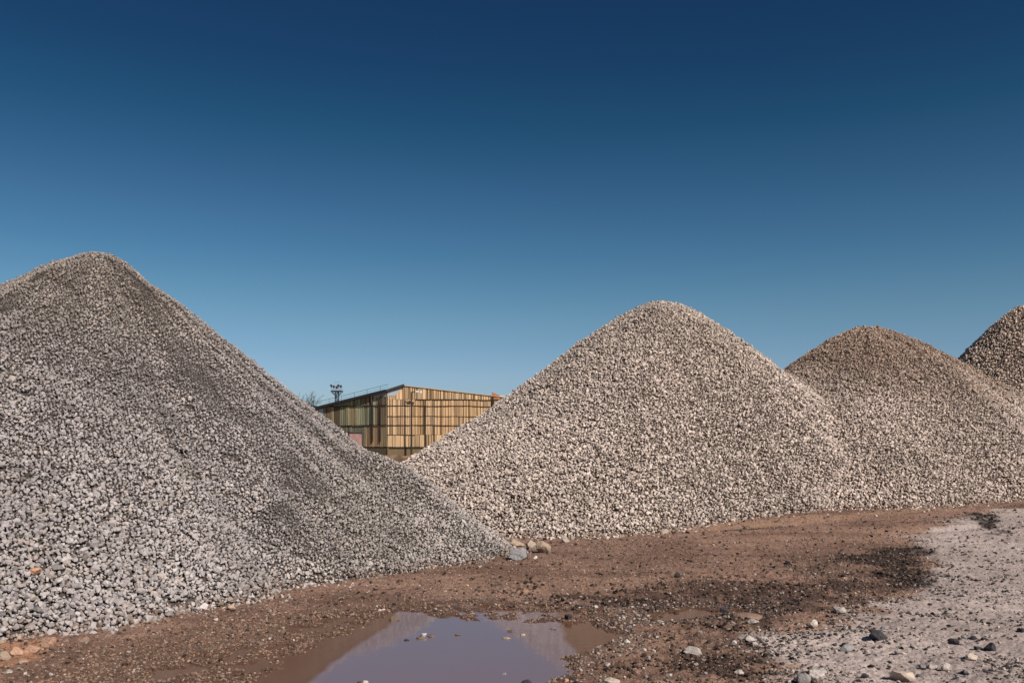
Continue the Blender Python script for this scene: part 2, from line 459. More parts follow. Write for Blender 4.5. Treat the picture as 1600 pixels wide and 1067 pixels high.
# ------------------------------------------------------------------ ground sheet
def build_ground():
    fine = np.radians(np.arange(-37, 37.001, 0.055))
    ang = np.concatenate([fine, np.radians(np.arange(42, 323 - 4, 5.0))])
    rad = [0.4, 1.0, 1.8, 2.6, 3.4, 4.2, 4.9]
    r = 5.4
    while r < 34:
        rad.append(r); r += min(max(r * r * .00028, .013), .07)
    while r < 4500:
        rad.append(r); r *= 1.035
    rad = np.array(rad)
    A, R = np.meshgrid(ang, rad)
    x = (R * np.sin(A)).ravel(); y = (R * np.cos(A)).ravel()
    fl = ground_fields(x, y)
    z = G(x, y, fl)
    col, wet = ground_color(x, y, fl, z)
    V = np.stack([x, y, z], 1)
    na, nr = len(ang), len(rad)
    i = np.arange(nr - 1)[:, None] * na; j = np.arange(na)[None, :]; j2 = (j + 1) % na
    quads = np.stack([i + j, i + j2, i + na + j2, i + na + j], -1).reshape(-1, 4)[:, ::-1]
    V = np.vstack([V, [[0, 0, T(np.float64(0), np.float64(0)) + .03]]])
    c = len(V) - 1
    tris = np.stack([np.full(na, c), (j2[0]), j[0]], 1)[:, ::-1]
    col = np.vstack([col, [[.18, .12, .09]]]); wet = np.append(wet, 0)
    me = np_mesh('ground', V, tris, quads, [ground_mat()], attrs={'tint': col, 'wet': wet}, smooth=True)
    # make all faces look up
    o = link('ground', me)
    tag(o, kind='structure')
    return o
ground = build_ground()

def build_water(name, P, x0, x1, y0, y1, d, level, silt_all=None):
    xs = np.arange(x0, x1, d); ys = np.arange(y0, y1, d)
    X, Y = np.meshgrid(xs, ys)
    x = X.ravel(); y = Y.ravel()
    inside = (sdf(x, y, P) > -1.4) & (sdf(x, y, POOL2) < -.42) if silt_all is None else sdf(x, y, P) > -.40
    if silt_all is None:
        silt_refl = 1 - S((sdf(x, y, SKY_REFL) + .03 * fbm(x, y, .25, 3, 7)) / .05 + .5)  # brown outside the sky outline: painted heap reflections plus silty margins
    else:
        silt_refl = np.full(x.shape, silt_all)
    nx = len(xs)
    i, j = np.meshgrid(np.arange(len(ys) - 1), np.arange(nx - 1), indexing='ij')
    a = (i * nx + j).ravel()
    q = np.stack([a, a + 1, a + nx + 1, a + nx], 1)
    q = q[inside[q].all(1)]
    used = np.unique(q); mp = np.full(len(x), -1); mp[used] = np.arange(len(used))
    V = np.stack([x, y, np.full(x.shape, level)], 1)[used]
    me = np_mesh(name, V, None, mp[q], [M_WATER], attrs={'silt_refl': silt_refl[used]}, smooth=True)
    o = link(name, me)
    tag(o, kind='structure')
    return o
M_WATER = water_mat()
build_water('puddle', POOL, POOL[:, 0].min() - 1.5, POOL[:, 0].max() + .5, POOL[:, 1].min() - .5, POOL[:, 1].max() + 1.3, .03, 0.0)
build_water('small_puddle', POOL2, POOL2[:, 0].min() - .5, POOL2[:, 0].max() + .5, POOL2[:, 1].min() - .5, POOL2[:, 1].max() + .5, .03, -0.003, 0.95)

# ------------------------------------------------------------------ stones
def hull_variant(seed, npts, flat=1.0, chunky=.75):
    r = np.random.default_rng(seed)
    bm = bmesh.new()
    k = 0
    while k < npts:
        p = r.normal(size=3); p /= np.linalg.norm(p)
        p = p * (chunky + (1 - chunky) * r.random()) * np.array([1, r.uniform(.9, 1.), flat])
        bm.verts.new(p); k += 1
    res = bmesh.ops.convex_hull(bm, input=bm.verts)
    junk = [g for g in res['geom_interior'] if isinstance(g, bmesh.types.BMVert)] + [g for g in res['geom_unused'] if isinstance(g, bmesh.types.BMVert)]
    if junk: bmesh.ops.delete(bm, geom=list(set(junk)), context='VERTS')
    bmesh.ops.triangulate(bm, faces=bm.faces)
    bmesh.ops.recalc_face_normals(bm, faces=bm.faces)
    bm.verts.index_update()
    V = np.array([v.co for v in bm.verts]); Fc = np.array([[v.index for v in f.verts] for f in bm.faces])
    bm.free()
    return V, Fc
VAR = [hull_variant(i, 15, .82, .68) for i in range(10)]
VAR_NEAR = [hull_variant(50 + i, 18, .8, .66) for i in range(10)]

def rand_rot(n, r):
    q = r.normal(size=(n, 4)); q /= np.linalg.norm(q, axis=1)[:, None]
    a, b, c, d = q.T
    return np.stack([np.stack([a*a+b*b-c*c-d*d, 2*(b*c-a*d), 2*(b*d+a*c)], -1),
                     np.stack([2*(b*c+a*d), a*a-b*b+c*c-d*d, 2*(c*d-a*b)], -1),
                     np.stack([2*(b*d-a*c), 2*(c*d+a*b), a*a-b*b-c*c+d*d], -1)], 1)

def stones(pos, size, col, r, var=VAR, squash=None):
    """arrays of verts, tris, tint for stones at pos with radius size"""
    n = len(pos); which = r.integers(0, len(var), n)
    Vs, Ts, Cs = [], [], []; base = 0
    for k, (V, Fc) in enumerate(var):
        s = np.nonzero(which == k)[0]
        if not len(s): continue
        R = rand_rot(len(s), r)
        sc = size[s][:, None] * r.uniform(.72, 1.25, (len(s), 3))
        P = V[None] * sc[:, None, :]
        P = np.einsum('nij,nvj->nvi', R, P)
        if squash is not None: P[:, :, 2] *= squash
        P += pos[s][:, None, :]
        Vs.append(P.reshape(-1, 3)); nv = len(V)
        Ts.append((Fc[None] + (base + np.arange(len(s)) * nv)[:, None, None]).reshape(-1, 3))
        Cs.append(np.repeat(col[s], nv, 0)); base += len(s) * nv
    return np.concatenate(Vs), np.concatenate(Ts), np.concatenate(Cs)

def jgrid(x0, x1, y0, y1, s, r):
    X, Y = np.meshgrid(np.arange(x0, x1, s), np.arange(y0, y1, s * .87))
    X = X + (np.arange(X.shape[0]) % 2)[:, None] * s * .5
    X = X + r.uniform(-.36, .36, X.shape) * s; Y = Y + r.uniform(-.36, .36, Y.shape) * s
    return X.ravel(), Y.ravel()

def build_heap(idx, box, layers, colf, core_rgb, label, prob=None):
    hf = HEAPS[idx]
    r = np.random.default_rng(100 + idx)
    x0, x1, y0, y1 = box
    others = [h for k, h in enumerate(HEAPS) if k != idx]
    # core surface
    d = .14
    xs = np.arange(x0, x1, d); ys = np.arange(y0, y1, d)
    X, Y = np.meshgrid(xs, ys); x = X.ravel(); y = Y.ravel()
    h = hf(x, y)
    zc = h - .05 + .03 * fbm(x, y, .2, 2, 400 + idx)
    keep = h > T(x, y) - .12
    nx = len(xs)
    i, j = np.meshgrid(np.arange(len(ys) - 1), np.arange(nx - 1), indexing='ij')
    a = (i * nx + j).ravel()
    q = np.stack([a, a + 1, a + nx + 1, a + nx], 1)
    q = q[keep[q].all(1)]
    used = np.unique(q); mp = np.full(len(x), -1); mp[used] = np.arange(len(used))
    cV = np.stack([x, y, zc], 1)[used]
    cT = mp[q]; cT = np.vstack([cT[:, [0, 1, 2]], cT[:, [0, 2, 3]]])
    cC = np.tile(np.array(core_rgb), (len(cV), 1))  # tint kept dark so gaps between stones read as shaded
    # stones
    Vs, Ts, Cs = [cV], [cT], [cC]; base = len(cV)
    for li, (pitch, smin, smax_, lift, var) in enumerate(layers):
        x, y = jgrid(x0, x1, y0, y1, pitch * .8, r)
        z = hf(x, y); tz = T(x, y)
        e = .12
        gx = (hf(x + e, y) - hf(x - e, y)) / (2 * e); gy = (hf(x, y + e) - hf(x, y - e)) / (2 * e)
        # keep the same spacing on steep ground
        spill = r.random(len(x)) < .5 * np.exp((z - tz) / .10)
        ok = (z > tz - .03) | ((z > tz - .5) & spill & (li < 2))
        z = np.maximum(z, tz + .01)
        for o in others: ok &= o(x, y) < z + .06
        nrm = np.stack([-gx, -gy, np.ones_like(gx)], 1); nl = np.linalg.norm(nrm, axis=1); nrm /= nl[:, None]
        cv = np.stack([-x, -y, CH - z], 1); cv /= np.linalg.norm(cv, axis=1)[:, None]
        fac = (nrm * cv).sum(1)
        ok &= (fac > -.5)
        ok &= np.abs(x / np.maximum(y, 1)) < .72
        if prob is not None:
            ok &= r.random(len(x)) < prob(li, x, y, z)
        x, y, z, nrm = x[ok], y[ok], z[ok], nrm[ok]
        n = len(x)
        sz = (smin + (smax_ - smin) * r.random(n) ** 1.8) * .5
        if colf.__name__ == 'col1': sz = sz * size1(x, y, z)
        pos = np.stack([x, y, z], 1) + nrm * ((lift + r.uniform(-.45, .35, n)) * sz)[:, None]
        col = colf(x, y, z, n, r)
        v, t, c = stones(pos, sz, col, r, var)
        Vs.append(v); Ts.append(t + base); Cs.append(c); base += len(v)
    V = np.concatenate(Vs); Tt = np.concatenate(Ts); C = np.concatenate(Cs)
    mi = np.zeros(len(Tt), np.int32); mi[:len(cT)] = 1
    sm = np.zeros(len(Tt), bool)
    px, py = [P1, P2, P3, P4][idx][:2]
    org = np.array([px, py, float(T(np.float64(px), np.float64(py)))])
    me = np_mesh('gravel_heap', V - org, Tt, None, [M_STONE, M_CORE], mi, {'tint': C}, smooth=sm)
    o = link('gravel_heap', me, loc=tuple(org))
    tag(o, label, 'gravel heap', 'heaps of crushed stone')
    print('heap', idx, 'tris', len(Tt))
    return o

def stripe1(x, y, z):
    """0..1 : darker, finer run of stone down the right flank of the near heap"""
    th = np.degrees(np.arctan2(y - P1[1], x - P1[0])); r = np.hypot(x - P1[0], y - P1[1])
    n = fbm(x, y, .8, 3, 205)
    s = S(1 - np.abs(th + 31 + 12 * n + 1.5 * (r - 3)) / 12) * S(r / 1.0) * S((7.5 - r) / 1.5)
    g = S(1 - np.abs(th + 97 + 14 * n) / 9) * S(r / 1.2) * S((5 - r) / 1.5)
    lowb = S(1 - np.abs(th + 16 + 8 * n) / 11) * S((r - 4.2) / 1.2) * S((8.2 - r) / 1.4)
    brk = S(.5 + 1.1 * fbm(x, y, .55, 4, 206) + .5 * fbm(th * .2, r * .3, 1, 3, 207))
    return np.clip(s * (.45 + .55 * brk) + .95 * g * brk + .55 * lowb * brk, 0, 1)

def size1(x, y, z):
    # bigger lumps roll to the foot on the near side
    near = S((13.2 - y) / 4.5) * S((2.6 - z) / 2.2)
    return 0.84 + .22 * near - .16 * stripe1(x, y, z) - .10 * S((z - 2) / 2)

def col1(x, y, z, n, r):
    c = np.array([.402, .352, .334]) * (1 + .20 * (r.random(n) - .5) * 2)[:, None]
    warm = (r.random(n) < .12)[:, None]
    c = np.where(warm, c * np.array([1.02, .95, .87]), c)
    dk = (r.random(n) < .12)[:, None]
    c = np.where(dk, c * .62, c)
    low_near = S((11.5 - y) / 4)[:, None]
    c = c * (1 - .10 * low_near)
    c = c * (1 - .55 * stripe1(x, y, z))[:, None]
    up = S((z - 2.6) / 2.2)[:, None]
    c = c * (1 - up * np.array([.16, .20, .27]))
    th = np.arctan2(y - P1[1], x - P1[0]); rad = np.hypot(x - P1[0], y - P1[1])
    fan = fbm(th * 7 + 30, rad * .30, 1.0, 4, 214)
    c = c * (1 + .22 * fbm(x, y, 1.1, 4, 211) + .30 * fan)[:, None]
    # the low tail is bluish grey
    tail = S((x + 3.6) / 1.2)[:, None]
    c = c * (1 - tail * np.array([.0, .01, .05]))
    # mud splashed on the lowest stones
    low = (S((.22 - z) / .2) * (r.random(n) < .45))[:, None]
    c = c * (1 - low) + low * np.array([.22, .145, .105])
    fo = ground_fields(x, y)['orange']
    o = (S((fo + .25) / .2) * (r.random(n) < .6))[:, None]
    c = c * (1 - o) + o * np.array([.40, .27, .20]) * r.uniform(.7, 1.15, n)[:, None]
    return np.clip(c, .01, .9)

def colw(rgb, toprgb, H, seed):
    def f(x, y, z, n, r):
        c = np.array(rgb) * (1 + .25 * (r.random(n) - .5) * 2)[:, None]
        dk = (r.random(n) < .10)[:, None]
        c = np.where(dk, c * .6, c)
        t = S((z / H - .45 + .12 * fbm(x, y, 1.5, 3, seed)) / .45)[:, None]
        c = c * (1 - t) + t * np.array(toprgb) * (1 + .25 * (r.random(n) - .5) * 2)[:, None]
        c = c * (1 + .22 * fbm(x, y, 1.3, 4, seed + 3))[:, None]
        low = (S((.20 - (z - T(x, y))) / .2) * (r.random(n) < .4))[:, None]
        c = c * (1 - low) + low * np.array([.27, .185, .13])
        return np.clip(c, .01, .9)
    return f

def prob1(li, x, y, z):
    if li == 0:      # big lumps only low on the near side
        return .10 + .34 * S((12.5 - y) / 4) * S((2.4 - z) / 2.0)
    return np.ones_like(x)

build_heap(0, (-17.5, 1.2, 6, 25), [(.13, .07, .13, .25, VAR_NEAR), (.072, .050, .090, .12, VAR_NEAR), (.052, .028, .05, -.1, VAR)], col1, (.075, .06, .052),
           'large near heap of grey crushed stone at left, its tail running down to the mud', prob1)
build_heap(1, (-7, 14.5, 15.5, 36), [(.098, .055, .132, .26, VAR), (.070, .036, .078, -.02, VAR)],
           colw((.58, .473, .405), (.48, .39, .325), 6.2, 301), (.09, .063, .048),
           'pale beige crushed stone heap with a rounded top, right of the warehouse')
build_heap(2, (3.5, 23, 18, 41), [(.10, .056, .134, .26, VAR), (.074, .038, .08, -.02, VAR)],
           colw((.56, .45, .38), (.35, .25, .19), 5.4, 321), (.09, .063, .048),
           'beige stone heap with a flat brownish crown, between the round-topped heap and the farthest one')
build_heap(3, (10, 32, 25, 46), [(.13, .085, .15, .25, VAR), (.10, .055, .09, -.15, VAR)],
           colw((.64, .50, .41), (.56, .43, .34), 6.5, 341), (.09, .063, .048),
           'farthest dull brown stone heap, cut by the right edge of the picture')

# ------------------------------------------------------------------ scattered litter on the ground (uncountable)
def scatter(name, n, dens, smin, smax_, colf, mat, seed, dmin=5.8, dmax=27, sink=.1, power=2.5, growth=0.0):
    r = np.random.default_rng(seed)
    # log-uniform in depth keeps the near ground and the far ground equally busy
    D = dmin * (dmax / dmin) ** r.random(n) 
    X = r.uniform(-.66, .66, n) * D
    fl = ground_fields(X, D)
    p = dens(X, D, fl)
    ok = r.random(n) < p
    hz = np.maximum.reduce([h(X, D) for h in HEAPS[:3]])
    ok &= hz < T(X, D) + .05
    X, D = X[ok], D[ok]
    z = G(X, D)
    m = len(X)
    s = (smin + (smax_ - smin) * r.random(m) ** power) * .5 * (1 + growth * (D - 6) / 10)
    pos = np.stack([X, D, z + s * (.35 - sink)], 1)
    col = colf(X, D, m, r)
    v, t, c = stones(pos, s, col, r, VAR, squash=.75)
    me = np_mesh(name, v, t, None, [mat], attrs={'tint': c})
    o = link(name, me)
    print(name, m)
    return o

def d_clod(x, y, fl):
    n = fbm(x, y, .7, 3, 501)
    n2 = fbm(x * .6, y, .28, 2, 503)
    base = .07 + .9 * S(fl['clod'] / 1.5 + .2) * S((n + .5 * n2) / .3) * (.3 + .7 * S(n2 / .2 + .5)) + .30 * S(fl['darkw'] / 1.5) + 1.0 * S(fl['dark'] / .3 + .5)
    base = base * S(-fl['pool'] / .08) * (1 - .6 * S(fl['grey'] / .4 + .2) * (1 - S(fl['dark'] / .3 + .5))) + .02 * (fl['pool'] > 0)
    return base
def c_clod(x, y, n, r):
    c = np.array([.062, .040, .030]) * r.uniform(.35, 1.5, n)[:, None]
    k = (r.random(n) < .05)[:, None]
    return np.where(k, np.array([.26, .21, .18]) * r.uniform(.6, 1.3, n)[:, None], c)
o = scatter('mud_clods', 110000, d_clod, .012, .062, c_clod, M_CLOD, 901, growth=.55)
tag(o, 'dark crumbs of wet mud strewn over the brown ground', 'mud crumbs', kind='stuff')

def d_peb(x, y, fl):
    dk = 1 - S(fl['dark'] / .3 + .6)
    n = fbm(x, y, .5, 3, 511)
    g = S(fl['grey'] / .4 + .6)
    edge = S(1 - np.abs(fl['grey']) / .6)
    rim = S(1 - np.abs(fl['pool'] + .12) / .3) * S((x - .2) / .8)
    return (.05 + .45 * g * S(.6 + n) + .6 * edge * S((n + .2) / .4) + .6 * rim + .25 * S(fl['clod'] / 1 + .2) * S((n - .1) / .3)) * S(-fl['pool'] / .05 + .3) * dk
def c_peb(x, y, n, r):
    c = np.array([.40, .33, .29]) * r.uniform(.4, 1.25, n)[:, None]
    k = (r.random(n) < .42)[:, None]
    return np.where(k, np.array([.07, .058, .052]) * r.uniform(.5, 1.6, n)[:, None], c)  # dark chips, partly standing in for small shadows of the relief
o = scatter('loose_grit', 180000, d_peb, .010, .055, c_peb, M_STONE, 902, growth=.3, power=3.5)
tag(o, 'pale grit and stone chips strewn over the ground', 'grit', kind='stuff')

def d_spec(x, y, fl):
    return (.6 * S(fl['wetl'] / .4 + .8) + .4 + .5 * S(1 - np.abs(fl['pool']) / .2)) * S((.13 - fl['pool']) / .15) * (1 - S(fl['grey'] / .4 + .5))
def c_spec(x, y, n, r):
    c = np.array([.215, .135, .095]) * r.uniform(.4, 1.5, n)[:, None]
    k = (r.random(n) < .05)[:, None]
    return np.where(k, np.array([.36, .27, .21]) * r.uniform(.7, 1.2, n)[:, None], c)
o = scatter('muddy_gravel', 200000, d_spec, .012, .042, c_spec, M_CLOD, 903, growth=.5, sink=.25)
tag(o, 'small mud-coated stones pressed into the wet ground', 'muddy gravel', kind='stuff')

# ------------------------------------------------------------------ single rocks
def rock_mesh(seed, rx, ry, rz, facets=13, rough=.10):
    r = np.random.default_rng(seed)
    bm = bmesh.new()
    bmesh.ops.create_icosphere(bm, subdivisions=4, radius=1)
    V = np.array([v.co for v in bm.verts])
    N = r.normal(size=(facets, 3)); N /= np.linalg.norm(N, axis=1)[:, None]
    dist = r.uniform(.5, .85, facets) if facets > 5 else r.uniform(.7, .9, facets)
    sc = np.ones(len(V))
    for nn, dd in zip(N, dist):
        t = V @ nn
        sc = np.minimum(sc, np.where(t > 1e-3, dd / np.maximum(t, 1e-3), 9))
    V = V * sc[:, None]
    V *= (1 + rough * (fbm(V[:, 0] * 1.3 + 5 + V[:, 2] * .7, V[:, 1] * 1.3 + V[:, 2] + 9, .5, 4, seed % 997)))[:, None]
    V *= np.array([rx, ry, rz])
    for v, c in zip(bm.verts, V): v.co = c
    me = bpy.data.meshes.new('rock')
    bm.to_mesh(me); bm.free()
    return me, V

ROCKN = [0]
TONES = dict(pale=(.45, .38, .335), white=(.52, .455, .40), dark=(.045, .04, .042), grey=(.25, .23, .225), tan=(.40, .29, .21),
             brown=(.16, .105, .075), orange=(.42, .25, .17), beige=(.46, .365, .295))
def rock(px, py, wpx, tone, label, name='rock', flat=.62, cat='rock', group='loose rocks on the yard', depth=.8, embed=.30, heapz=False, dirt=True):
    """px,py: middle of the rock's foot in the photo, wpx: width there"""
    X, D = at(px, py + wpx * .12)
    ROCKN[0] += 1; sd_ = 3000 + ROCKN[0] * 13
    rr = random.Random(sd_)
    W = wpx / F * D * .5 * 1.25
    me, V = rock_mesh(sd_, W, W * depth, W * flat, rough=.16)
    c = np.array(TONES[tone]) * rr.uniform(.88, 1.1)
    col = np.tile(c, (len(V), 1)) * (1 + .2 * fbm(V[:, 0] / W + V[:, 2] / W, V[:, 1] / W, .5, 3, sd_))[:, None]
    if dirt and tone not in ('dark', 'orange'):
        lo = S((-V[:, 2] / (W * flat) + .1) / .7)[:, None] * .75
        col = col * (1 - lo) + lo * np.array([.17, .115, .085])
    a = me.attributes.new('tint', 'FLOAT_COLOR', 'POINT')
    buf = np.ones((len(V), 4), np.float32); buf[:, :3] = col
    a.data.foreach_set('color', buf.ravel())
    me.materials.append(M_ROCK)
    gz = float(G(np.array([X]), np.array([D]))[0])
    if heapz:
        gz = max(gz, float(max(h(np.array([X]), np.array([D]))[0] for h in HEAPS)))
    o = link(name, me, loc=(X, D, gz + W * flat * (1 - embed * 1.6)))
    o.rotation_euler = (rr.uniform(-.2, .2), rr.uniform(-.2, .2), rr.uniform(-.5, .5))
    tag(o, label, cat, group)
    return o

BG = 'boulders where the two heaps meet'
rock(812, 871, 34, 'grey', 'smooth bluish grey boulder at the tip of the near heap\'s tail', 'boulder', .55, 'boulder', BG, dirt=False)
rock(806, 853, 26, 'tan', 'flat brownish slab wedged behind the bluish grey boulder', 'boulder', .45, 'boulder', BG, heapz=True)
rock(830, 858, 20, 'beige', 'upright beige boulder above the gap beside the bluish grey boulder', 'boulder', .95, 'boulder', BG)
rock(848, 862, 24, 'tan', 'brown-sided boulder, rightmost of the boulders between the heaps', 'boulder', .85, 'boulder', BG)
rock(836, 874, 9, 'white', 'small white stone in front of the boulders between the heaps', 'stone', .6, 'stone', BG)
rock(884, 848, 14, 'beige', 'single beige rock at the foot of the round-topped heap', 'rock', .7, 'rock', BG)
rock(1038, 832, 12, 'beige', 'pale lump rolled from the round-topped heap onto the mud', 'rock', .7, 'rock', BG)

R1 = 'loose rocks on the pale gravel at right'
for a in [
    (1313, 961, 20, 'pale', 'angular pale rock on dark mud just above the edge of the pale gravel', .6),
    (1272, 984, 14, 'white', 'blocky whitish rock sitting on the line where mud meets pale gravel', .8),
    (1374, 1001, 28, 'dark', 'black rock alone in the middle of the pale gravel', .5),
    (1196, 1004, 12, 'white', 'small whitish rock at the left tip of the pale gravel', .7),
    (1322, 1018, 20, 'grey', 'grey rock below left of the lone black rock', .6),
    (1405, 1026, 15, 'pale', 'flattish pale rock below the lone black rock', .5),
    (1491, 1010, 17, 'dark', 'dark pointed rock at the left end of the dark row', .7),
    (1548, 1018, 18, 'dark', 'rounded black rock right of the dark row', .65),
    (1527, 1018, 12, 'dark', 'small dark rock just left of the rounded black rock', .6),
    (1519, 1034, 17, 'beige', 'rounded beige rock below the rounded black rock', .75),
    (1503, 1031, 11, 'pale', 'small pale rock left of the rounded beige rock', .6),
    (1410, 1062, 40, 'beige', 'largest beige rock with a black shadowed side at the bottom of the pale gravel', .5),
    (1477, 1052, 17, 'pale', 'pale egg-shaped rock between the largest beige rock and the rounded beige rock', .7),
    (1456, 1050, 15, 'pale', 'pale angular rock just left of the pale egg-shaped one', .8),
    (1441, 1050, 11, 'grey', 'small grey rock, third left from the egg-shaped one', .7),
    (1284, 1053, 16, 'pale', 'pale rock behind the leaning pair at the bottom edge', .6),
    (1276, 1068, 22, 'pale', 'right one of the leaning pair of pale rocks at the bottom edge', 1.0),
    (1256, 1070, 20, 'grey', 'left greyer one of the leaning pair of rocks at the bottom edge', 1.1),
    (1350, 1064, 12, 'dark', 'small dark rock at the bottom edge between the leaning pair and the largest beige rock', .7),
    (1511, 1061, 13, 'grey', 'grey rock near the bottom edge right of the egg-shaped one', .6),
    (1573, 1053, 14, 'dark', 'dark flat rock near the bottom right corner', .35),
    (1381, 987, 11, 'grey', 'small grey rock just above the lone black rock', .6),
    (1595, 992, 12, 'dark', 'dark rock cut by the right edge of the picture', .7),
    (1506, 1000, 9, 'grey', 'grey rock in the dark row, left of its middle', .6),
    (1522, 1002, 10, 'dark', 'dark rock in the middle of the dark row', .6),
    (1538, 1004, 13, 'dark', 'flat dark rock at the right end of the dark row', .35),
]:
    rock(a[0], a[1], a[2], a[3], a[4], 'rock', a[5], 'rock', R1, dirt=(a[3] != 'dark'))

R2 = 'loose rocks on the brown mud'
for a in [
    (1178, 976, 15, 'pale', 'pale pointed rock on mud below the low ripple lump', .6),
    (1130, 954, 13, 'dark', 'dark lump between the small brown puddle and the low ripple lump', .9),
    (889, 968, 12, 'dark', 'black lump at the top right corner of the puddle', .9),
    (930, 949, 8, 'white', 'small white stone on mud above the puddle\'s right end', .7),
    (980, 1004, 10, 'white', 'white stone among black grit right of the puddle', .7),
    (1094, 994, 11, 'grey', 'grey stone on the mud above the broken pale slab', .7),
    (1083, 1022, 28, 'pale', 'broken pale slab lying on dark mud', .42),
    (1169, 1004, 17, 'pale', 'largest pale rock of the cluster on the mud left of the pale gravel', .7),
    (1177, 1011, 12, 'pale', 'lower right pale rock of the cluster on the mud', .7),
    (1147, 1010, 10, 'white', 'whitish leftmost rock of the cluster on the mud', .8),
    (1022, 1021, 7, 'white', 'tiny white stone above left of the broken pale slab', .9),
    (949, 1045, 8, 'white', 'tiny white stone in black grit at the puddle\'s lower right', .8),
    (1013, 1035, 10, 'pale', 'pale stone in the black grit left of the broken pale slab', .6),
    (1046, 1060, 10, 'white', 'whitish oval stone near the bottom below the broken pale slab', .5),
    (958, 1072, 26, 'beige', 'flat beige stone cut by the bottom edge below the black grit', .5),
    (884, 1066, 7, 'orange', 'small orange stone at the puddle\'s lower right corner', .9),
    (1156, 1054, 14, 'pale', 'pale broken stone lying in the blackish patch at the bottom', .8),
    (361, 953, 12, 'tan', 'tan stone that rolled off the near heap onto the wet mud', .8),
    (1058, 906, 9, 'dark', 'dark lump alone in the middle of the brown ground', .9),
    (1230, 884, 9, 'dark', 'dark lump on brown ground left of the blackish patch', .9),
]:
    rock(a[0], a[1], a[2], a[3], a[4], 'rock', a[5], 'rock', R2)

R3 = 'stones standing in the puddle'
for a in [
    (593, 954, 6, 'white', 'left one of two white stones at the puddle\'s upper left', .9),
    (599, 953, 6, 'white', 'right one of two white stones at the puddle\'s upper left', .9),
    (617, 967, 15, 'brown', 'muddy brown lump at the puddle\'s top corner', .7),
    (662, 993, 9, 'white', 'white stone on top of a muddy clump in the puddle', 1.1),
    (656, 996, 12, 'brown', 'muddy lump under the white stone in the puddle', .5),
    (674, 993, 11, 'brown', 'muddy lump right of the white stone in the puddle', .5),
    (716, 991, 9, 'brown', 'brown stone alone in the upper middle of the puddle', .6),
    (635, 999, 9, 'dark', 'low dark stone left of the muddy clump in the puddle', .35),
    (797, 986, 7, 'brown', 'small brown stone, upper one of three in the puddle\'s right half', .9),
    (792, 996, 11, 'tan', 'flat tan stone, lowest of three in the puddle\'s right half', .45),
    (817, 991, 8, 'beige', 'pale stone, rightmost of three in the puddle\'s right half', .6),
    (863, 981, 11, 'grey', 'flat grey stone near the puddle\'s right shore', .4),
    (787, 1052, 8, 'grey', 'grey stone barely above water low in the puddle', .5),
    (564, 1066, 9, 'brown', 'brown stone beside a white one at the bottom edge of the puddle', .9),
    (571, 1066, 8, 'white', 'white stone at the bottom edge of the puddle', 1.0),
    (823, 1066, 13, 'dark', 'dark lump at the bottom edge of the puddle near its right shore', .7),
    (732, 968, 7, 'brown', 'small muddy lump on the puddle\'s upper shore', .7),
]:
    o = rock(a[0], a[1], a[2], a[3], a[4], 'stone', a[5], 'stone', R3, embed=.3)
    if a[1] > 966: o.location.z = max(o.location.z, .0 + o.dimensions.z * .12)

R4 = 'orange stones at the foot of the near heap'
for a in [
    (78, 1012, 22, 'orange', 'orange rock, rightmost of the orange ones at the near heap\'s foot', .8),
    (48, 1022, 24, 'orange', 'wide orange slab in the middle of the orange stones', .6),
    (24, 1026, 22, 'orange', 'orange rock left of the wide orange slab', .7),
    (6, 1034, 18, 'tan', 'brownish orange rock at the left edge of the picture', .8),
    (36, 1040, 16, 'tan', 'brownish rock below the wide orange slab', .6),
    (14, 1054, 12, 'pale', 'pale rock below the orange stones, near the bottom left corner', .6),
    (54, 906, 15, 'orange', 'single orange stone lying up on the grey slope of the near heap', .6),
]:
    rock(a[0], a[1], a[2], a[3], a[4], 'rock', a[5], 'rock', R4, heapz=True) if a[1] > 950 else None
# the orange stone up on the slope: find where the sight line meets the heap
def on_heap(px, py):
    D = 6.0
    while D < 30:
        x = (px - 800) / F * D; z = CH - (py - HY) / F * D
        if h1(np.array([x]), np.array([D]))[0] > z: break
        D += .02
    return x, D, z
x, y, z = on_heap(54, 898)
me, V = rock_mesh(77, .075, .06, .05)
a = me.attributes.new('tint', 'FLOAT_COLOR', 'POINT'); buf = np.ones((len(V), 4), np.float32); buf[:, :3] = (.46, .25, .15); a.data.foreach_set('color', buf.ravel())
me.materials.append(M_ROCK)
o = link('rock', me, loc=(x, y, z + .045)); tag(o, 'single orange stone lying up on the grey slope of the near heap', 'rock', R4)

# low smooth lump added for ripple reflections right of the small puddle
hx, hy = at(1166, 966)
me, V = rock_mesh(888, .17, .13, .05, facets=3, rough=.12)
a = me.attributes.new('tint', 'FLOAT_COLOR', 'POINT'); buf = np.ones((len(V), 4), np.float32); buf[:, :3] = (.235, .150, .108); a.data.foreach_set('color', buf.ravel())
me.materials.append(M_ROCK)
for p in me.polygons: p.use_smooth = True
o = link('ripple_lump', me, loc=(hx, hy, .01)); tag(o, 'low smooth reddish lump added for ripple reflections at the right end of the small brown puddle', 'ripple reflection')

